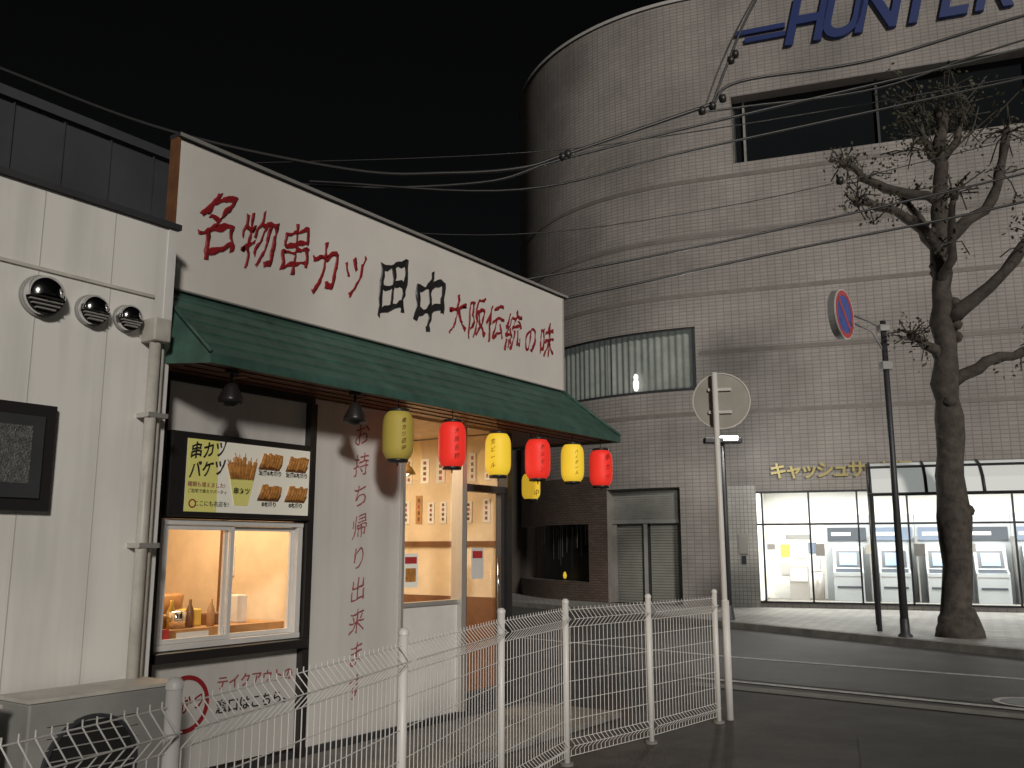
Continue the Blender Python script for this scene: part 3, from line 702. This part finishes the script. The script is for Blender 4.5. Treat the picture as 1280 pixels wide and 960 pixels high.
L=[([(7.74,ty,7.05),(7.27,ty-.2,7.45),(6.77,ty-.3,7.62),(6.21,ty-.4,7.72)],.11,.06),
([(7.82,ty,7.9),(7.24,ty+.2,8.15),(6.67,ty+.3,8.45),(6.32,ty+.4,8.8)],.1,.05),
([(7.9,ty,7.1),(8.6,ty-.2,7.65),(8.93,ty-.3,8.3),(9.07,ty-.3,9.1)],.12,.06),
([(7.85,ty,5.6),(8.47,ty-.3,6.15),(9.07,ty-.5,6.85),(9.35,ty-.5,7.2)],.13,.07),
([(7.85,ty,4.5),(8.4,ty-.2,4.85),(9.0,ty-.3,4.98),(9.5,ty-.3,5.3)],.11,.06),
([(7.7,ty,4.95),(7.4,ty-.1,5.15),(7.08,ty-.2,5.3)],.1,.06),
([(7.98,ty,8.6),(7.7,ty+.1,9.2),(7.5,ty,9.7)],.08,.04),
([(7.98,ty,8.7),(8.4,ty,9.3),(8.6,ty+.3,9.8)],.08,.04),
([(7.8,ty,6.9),(7.9,ty+.7,7.6),(7.8,ty+1.2,8.4)],.1,.05),
([(7.8,ty,6.2),(7.75,ty-.6,6.9),(7.6,ty-1.1,7.6)],.09,.05)]
twigs=[]
for pts,a,b in L:
    limb('limb',pts,a,b);e=Vector(pts[-1]);ends.append(e)
    lathe('knuckle',TR,[(0,-.1),(.07,-.07),(.1,0),(.07,.07),(0,.1)],M['bark'],10,e)
    for src in (e,e,e,Vector(pts[-2])):
        for _ in range(7):
            d=Vector((random.uniform(-1,1),random.uniform(-1,1),random.uniform(-.4,1))).normalized();ln=random.uniform(.2,.5)
            mid=src+d*ln*.5+Vector((random.uniform(-.08,.08),)*3);en=src+d*ln+Vector((random.uniform(-.12,.12),random.uniform(-.12,.12),random.uniform(-.25,.1)))
            twigs.append([src,mid,en])
            if random.random()<.45:ends.append(en)
ends.append(Vector((8.02,ty,9.8)))
for _ in range(40):
    s0=Vector((8.0+random.uniform(-.5,.5),ty+random.uniform(-.5,.5),random.uniform(8.6,9.8)));e=s0+Vector((random.uniform(-.8,.8),random.uniform(-.6,.6),random.uniform(.1,.9)))
    twigs.append([s0,(s0+e)/2+Vector((.05,0,.05)),e]);ends.append(e);ends.append((s0+e)/2)
wires('twigs',[[tuple(p) for p in t] for t in twigs],.012,M['bark'],TR)
V=[];Fc=[]
for e in ends:
    for _ in range(random.randint(4,13)):
        c=e+Vector((random.gauss(0,.09),random.gauss(0,.1),random.gauss(0,.09)))
        a=Vector((random.uniform(-1,1),random.uniform(-1,1),random.uniform(-1,1))).normalized()
        b=a.cross(Vector((random.uniform(-1,1),random.uniform(-1,1),.3))).normalized()
        sz=random.uniform(.02,.055);i=len(V)
        V+=[c-a*sz,c+b*sz*.6,c+a*sz,c-b*sz*.6];Fc.append((i,i+1,i+2,i+3))
obj('foliage',V,Fc,M['leaf'],TR)
# ================================================================ OVERHEAD WIRES
W=empty('overhead_wires',Matrix())
def smooth(pts,k=8):
    P=[Vector(p) for p in pts];P=[P[0]*2-P[1]]+P+[P[-1]*2-P[-2]];out=[]
    for i in range(1,len(P)-2):
        for j in range(k):
            t=j/k;a,b,c,d=P[i-1:i+3]
            out.append(tuple(.5*((2*b)+(c-a)*t+(2*a-5*b+4*c-d)*t*t+(3*b-a-3*c+d)*t**3)))
    out.append(tuple(P[-2]));return out
w_=[
 ([(-12,13,10.6),(-7.83,13,8.82),(-5.13,13,7.78),(-2.4,13,7.17),(-.96,13,7.12),(.12,13,7.2),(.84,13,7.43),(3.04,13,8.23)],.028),
 ([(-12,13,9.9),(-7.75,13,8.06),(-5.1,13,7.33),(-2.87,13,6.92),(-.48,13,6.97),(.72,13,7.33),(3.15,13,7.97),(7.86,13,9.15),(13,13,10.6)],.021),
 ([(-3,12.9,6.95),(.12,12.9,6.82),(2.77,12.9,7.46),(7.81,12.9,8.62),(13,12.9,9.9)],.018),
 ([(-3,13.1,4.9),(0,13.1,5.46),(3.07,13.1,6.07),(7.66,13.1,7.14),(13,13.1,8.5)],.018),
 ([(-3,13.2,4.6),(.58,13.2,5.2),(4.25,13.2,6.01),(7.62,13.2,6.72),(13,13.2,8.1)],.02),
 ([(3.04,13,8.23),(3.3,13,8.9),(3.78,13,9.96),(5,13,12)],.022),
 ([(2.9,13,8.1),(3.2,12.95,8.9),(3.7,13,9.9),(4.9,13,12)],.014),
 ([(3.04,13,8.23),(3.48,13,8.6),(5.5,13,8.95),(7.92,13,9.7),(13,13,11.2)],.024),
 ([(2.9,13,8.1),(3.6,13,8.2),(5.6,13,8.5),(7.9,13,9.3),(13,13,10.8)],.016),
 ([(-6,13.4,7.4),(-.2,13.4,7.6),(3.0,13.4,8.0),(8,13.4,8.9),(13,13.4,9.9)],.008),
 ([(-12,13.4,8.6),(-6,13.4,7.0),(-1,13.4,6.3),(3.0,13.4,6.7),(8,13.4,7.9),(13,13.4,9.2)],.008),
]
for pts,r in w_:wires('cable',[smooth(pts)],r,M['cable'],W)
for x,z in((3.04,8.2),(2.88,8.12),(3.2,8.32),(3.35,8.95),(3.42,9.05),(.84,7.42),(.76,7.38),(4.9,7.0)):
    lathe('clamp',W,[(0,-.07),(.05,-.05),(.06,0),(.05,.05),(0,.07)],M['cable'],10,(x,13,z))
U=empty('utility_pole',frame(.35,-2.75,0,0))
tube('pole',U,[(0,0,0),(0,0,11)],[.15,.12],M['conc'],18);box('crossarm',U,-.9,.9,-.06,.06,10.2,10.32,M['grey'])
# ================================================================ LIGHT
L_=Vector((.24,-.95,.34)).normalized()
sun=bpy.data.lights.new('sun','SUN');sun.energy=1.85;sun.angle=rad(6.5);sun.color=(1,.935,.85)
so=bpy.data.objects.new('sun',sun);link(so);so.rotation_euler=(-L_).to_track_quat('-Z','Y').to_euler()
w=bpy.data.worlds.new('World');S.world=w;w.use_nodes=True;nt=w.node_tree
sky=nt.nodes.new('ShaderNodeTexSky');sky.sky_type='NISHITA';sky.sun_disc=False
sky.sun_elevation=math.asin(L_.z);sky.sun_rotation=math.atan2(L_.x,L_.y)
bg=nt.nodes['Background'];bg.inputs['Strength'].default_value=.0007
hs=nt.nodes.new('ShaderNodeHueSaturation');hs.inputs['Saturation'].default_value=.2
nt.links.new(sky.outputs[0],hs.inputs['Color']);nt.links.new(hs.outputs[0],bg.inputs['Color'])
# ================================================================ CAMERA
cam=bpy.data.cameras.new('camera');co=bpy.data.objects.new('camera',cam);link(co)
cam.sensor_width=36;cam.lens=36*1150/1280;cam.clip_end=1000;cam.clip_start=.05
co.location=(0,0,1.6);co.rotation_euler=(rad(90+10.1),0,0);S.camera=co
S.view_settings.view_transform='Standard';S.view_settings.look='None';S.view_settings.exposure=0
